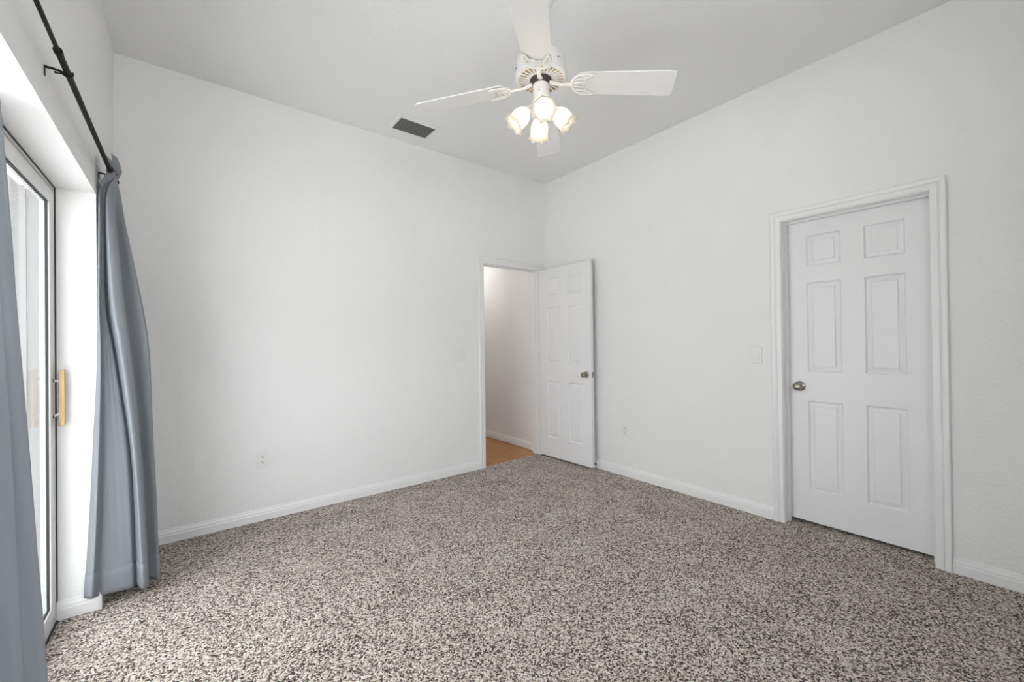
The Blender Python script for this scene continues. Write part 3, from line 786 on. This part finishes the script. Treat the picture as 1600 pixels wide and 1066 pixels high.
# ------------------------------------------------------------------ ceiling vent
vt = empty('air_vent', (-1.7015, -0.270, H), 'dark louvred air vent with white rim in the ceiling', 'vent')
bm = bmesh.new()
ox0, ox1, oy0, oy1 = -0.172, 0.172, -0.130, 0.130; ix0, ix1, iy0, iy1 = -0.148, 0.148, -0.096, 0.096
for (x0, x1, y0, y1) in ((ox0, ox1, oy0, iy0), (ox0, ox1, iy1, oy1), (ox0, ix0, iy0, iy1), (ix1, ox1, iy0, iy1)):
    box(bm, x0, x1, y0, y1, -0.007, -0.0003)
obj('vent_frame', bm, M_ceil, vt)
bm = bmesh.new(); box(bm, ix0 + .0005, ix1 - .0005, iy0 + .0005, iy1 - .0005, -0.0015, -0.0004)  # black sheet in place of the unlit depth of the duct
obj('duct_dark_sheet', bm, M_ventblack, vt)
for k in range(9):
    y = iy0 + 0.012 + k * 0.021
    bm = bmesh.new()
    pts = [(y + 0.003, -0.0085), (y + 0.002, -0.0095), (y - 0.006, -0.0045), (y - 0.005, -0.003)]
    va = [bm.verts.new((ix0 + 0.001, p[0], p[1])) for p in pts]; vb = [bm.verts.new((ix1 - 0.001, p[0], p[1])) for p in pts]
    for i in range(4): bm.faces.new((va[i], va[(i+1) % 4], vb[(i+1) % 4], vb[i]))
    bm.faces.new(va); bm.faces.new(vb[::-1])
    obj('louvre', bm, M_vent, vt)

# ------------------------------------------------------------------ switches and sockets
def plate(name, loc, rz, w, h, label, cat):
    """local: x along the wall, -y into the room"""
    e_ = empty(name, loc, label, cat, rot=(0, 0, rz))
    bm = bmesh.new()
    for (ww, hh, y0, y1) in ((w, h, -0.0035, 0.0), (w - 0.006, h - 0.006, -0.0068, -0.0035)):
        box(bm, -ww / 2, ww / 2, y0, y1, -hh / 2, hh / 2)
    obj('wall_plate', bm, M_plate, e_, bevel=0.0012)
    return e_
def rocker(e_, x):
    bm = bmesh.new(); box(bm, x - 0.0178, x + 0.0178, -0.0064, -0.004, -0.0346, 0.0346)
    f = obj('rocker_frame', bm, M_plate, e_, bevel=0.0006)
    bm = bmesh.new()
    v = [bm.verts.new(p) for p in ((x-.0158,-.0060,-.032),(x+.0158,-.0060,-.032),(x+.0158,-.0060,.032),(x-.0158,-.0060,.032),
                                   (x-.0158,-.0112,-.031),(x+.0158,-.0112,-.031),(x+.0158,-.0072,.031),(x-.0158,-.0072,.031))]
    for q in ((0,1,2,3),(4,7,6,5),(0,4,5,1),(1,5,6,2),(2,6,7,3),(3,7,4,0)): bm.faces.new([v[i] for i in q])
    obj('rocker', bm, M_plate, f, bevel=0.0006)
def screw(e_, x, z):
    bm = bmesh.new(); rod(bm, (x, -0.0055, z), (x, -0.0068, z), 0.0032, 12)
    obj('screw', bm, M_plate, e_)
s1 = plate('light_switch', (-1.125, 0, 1.133), 0, 0.122, 0.120, 'white double rocker light switch on the long wall by the open doorway', 'light switch')
for x in (-0.023, 0.023):
    rocker(s1, x); screw(s1, x, 0.048); screw(s1, x, -0.048)
s1['group'] = 'white light switches'
s2 = plate('light_switch', (0, -2.188, 1.136), -PI / 2, 0.074, 0.120, 'white single rocker light switch beside the closed door', 'light switch')
s2['group'] = 'white light switches'
rocker(s2, 0); screw(s2, 0, 0.048); screw(s2, 0, -0.048)
def sockets(e_):
    for z in (0.0195, -0.0195):
        bm = bmesh.new()
        pts = []
        for k in range(24):
            q = 2 * PI * k / 24
            pts.append((0.0172 * math.cos(q), max(-0.0125, min(0.0125, 0.0172 * math.sin(q))) + z))
        lo = [bm.verts.new((x, -0.004, zz)) for x, zz in pts]; hi = [bm.verts.new((x, -0.0080, zz)) for x, zz in pts]
        bm.faces.new(lo); bm.faces.new(hi[::-1])
        for i in range(24): bm.faces.new((lo[i], lo[(i+1) % 24], hi[(i+1) % 24], hi[i]))
        f = obj('receptacle', bm, M_plate, e_)
        bm = bmesh.new()
        box(bm, -0.0078, -0.0052, -0.0083, -0.0070, z - 0.001, z + 0.0085); box(bm, 0.0052, 0.0078, -0.0083, -0.0070, z - 0.0005, z + 0.0075)
        lathe(bm, [(0.003, 0.0), (0.003, 0.0013)], 12, frame_to((0, -0.0070, z - 0.0072), (0, -1, 0)))
        obj('slots', bm, M_slot, f)
    screw(e_, 0, 0)
o1 = plate('wall_outlet', (-2.759, 0, 0.430), 0, 0.072, 0.118, 'white double socket low on the long wall near the curtain', 'outlet')
sockets(o1); o1['group'] = 'white wall outlets'
o2 = plate('wall_outlet', (0, -1.060, 0.421), -PI / 2, 0.072, 0.118, 'white double socket low on the right wall between the two doors', 'outlet')
sockets(o2); o2['group'] = 'white wall outlets'

# ------------------------------------------------------------------ door stop behind the open door
ds = empty('door_stop', (-0.013, -0.728, 0.045), 'small white and black door stop on the baseboard behind the open door', 'door stop')
bm = bmesh.new(); lathe(bm, [(0.0, 0), (0.010, 0), (0.010, 0.004), (0.004, 0.006), (0.004, 0.024), (0.0, 0.024)], 16, frame_to((0, 0, 0), (-1, 0, 0)), cap=False)
obj('stop_rod', bm, M_trim, ds, smooth=40)
bm = bmesh.new(); lathe(bm, [(0.0, 0.023), (0.009, 0.023), (0.010, 0.032), (0.006, 0.036), (0.0, 0.037)], 16, frame_to((0, 0, 0), (-1, 0, 0)), cap=False)
o = obj('rubber_tip', bm, M_rubber, ds, smooth=40); o['label'] = 'black rubber tip'

# ------------------------------------------------------------------ hall fill lamp (out of view, added to brighten the hall)
hl = empty('hall_fill_lamp', (-0.62, 1.25, 2.5), 'round flush lamp, unseen and added to brighten the hall', 'lamp')
bm = bmesh.new(); lathe(bm, [(0.0, 0.0), (0.15, 0.0), (0.155, -0.02), (0.0, -0.02)], 32, cap=False)
obj('lamp_base', bm, M_fanwhite, hl, smooth=40)
bm = bmesh.new(); lathe(bm, [(0.14, -0.02), (0.135, -0.045), (0.10, -0.07), (0.05, -0.082), (0.0, -0.085)], 32, cap=False)
obj('lamp_bowl', bm, M_hall_fill, hl, smooth=60)
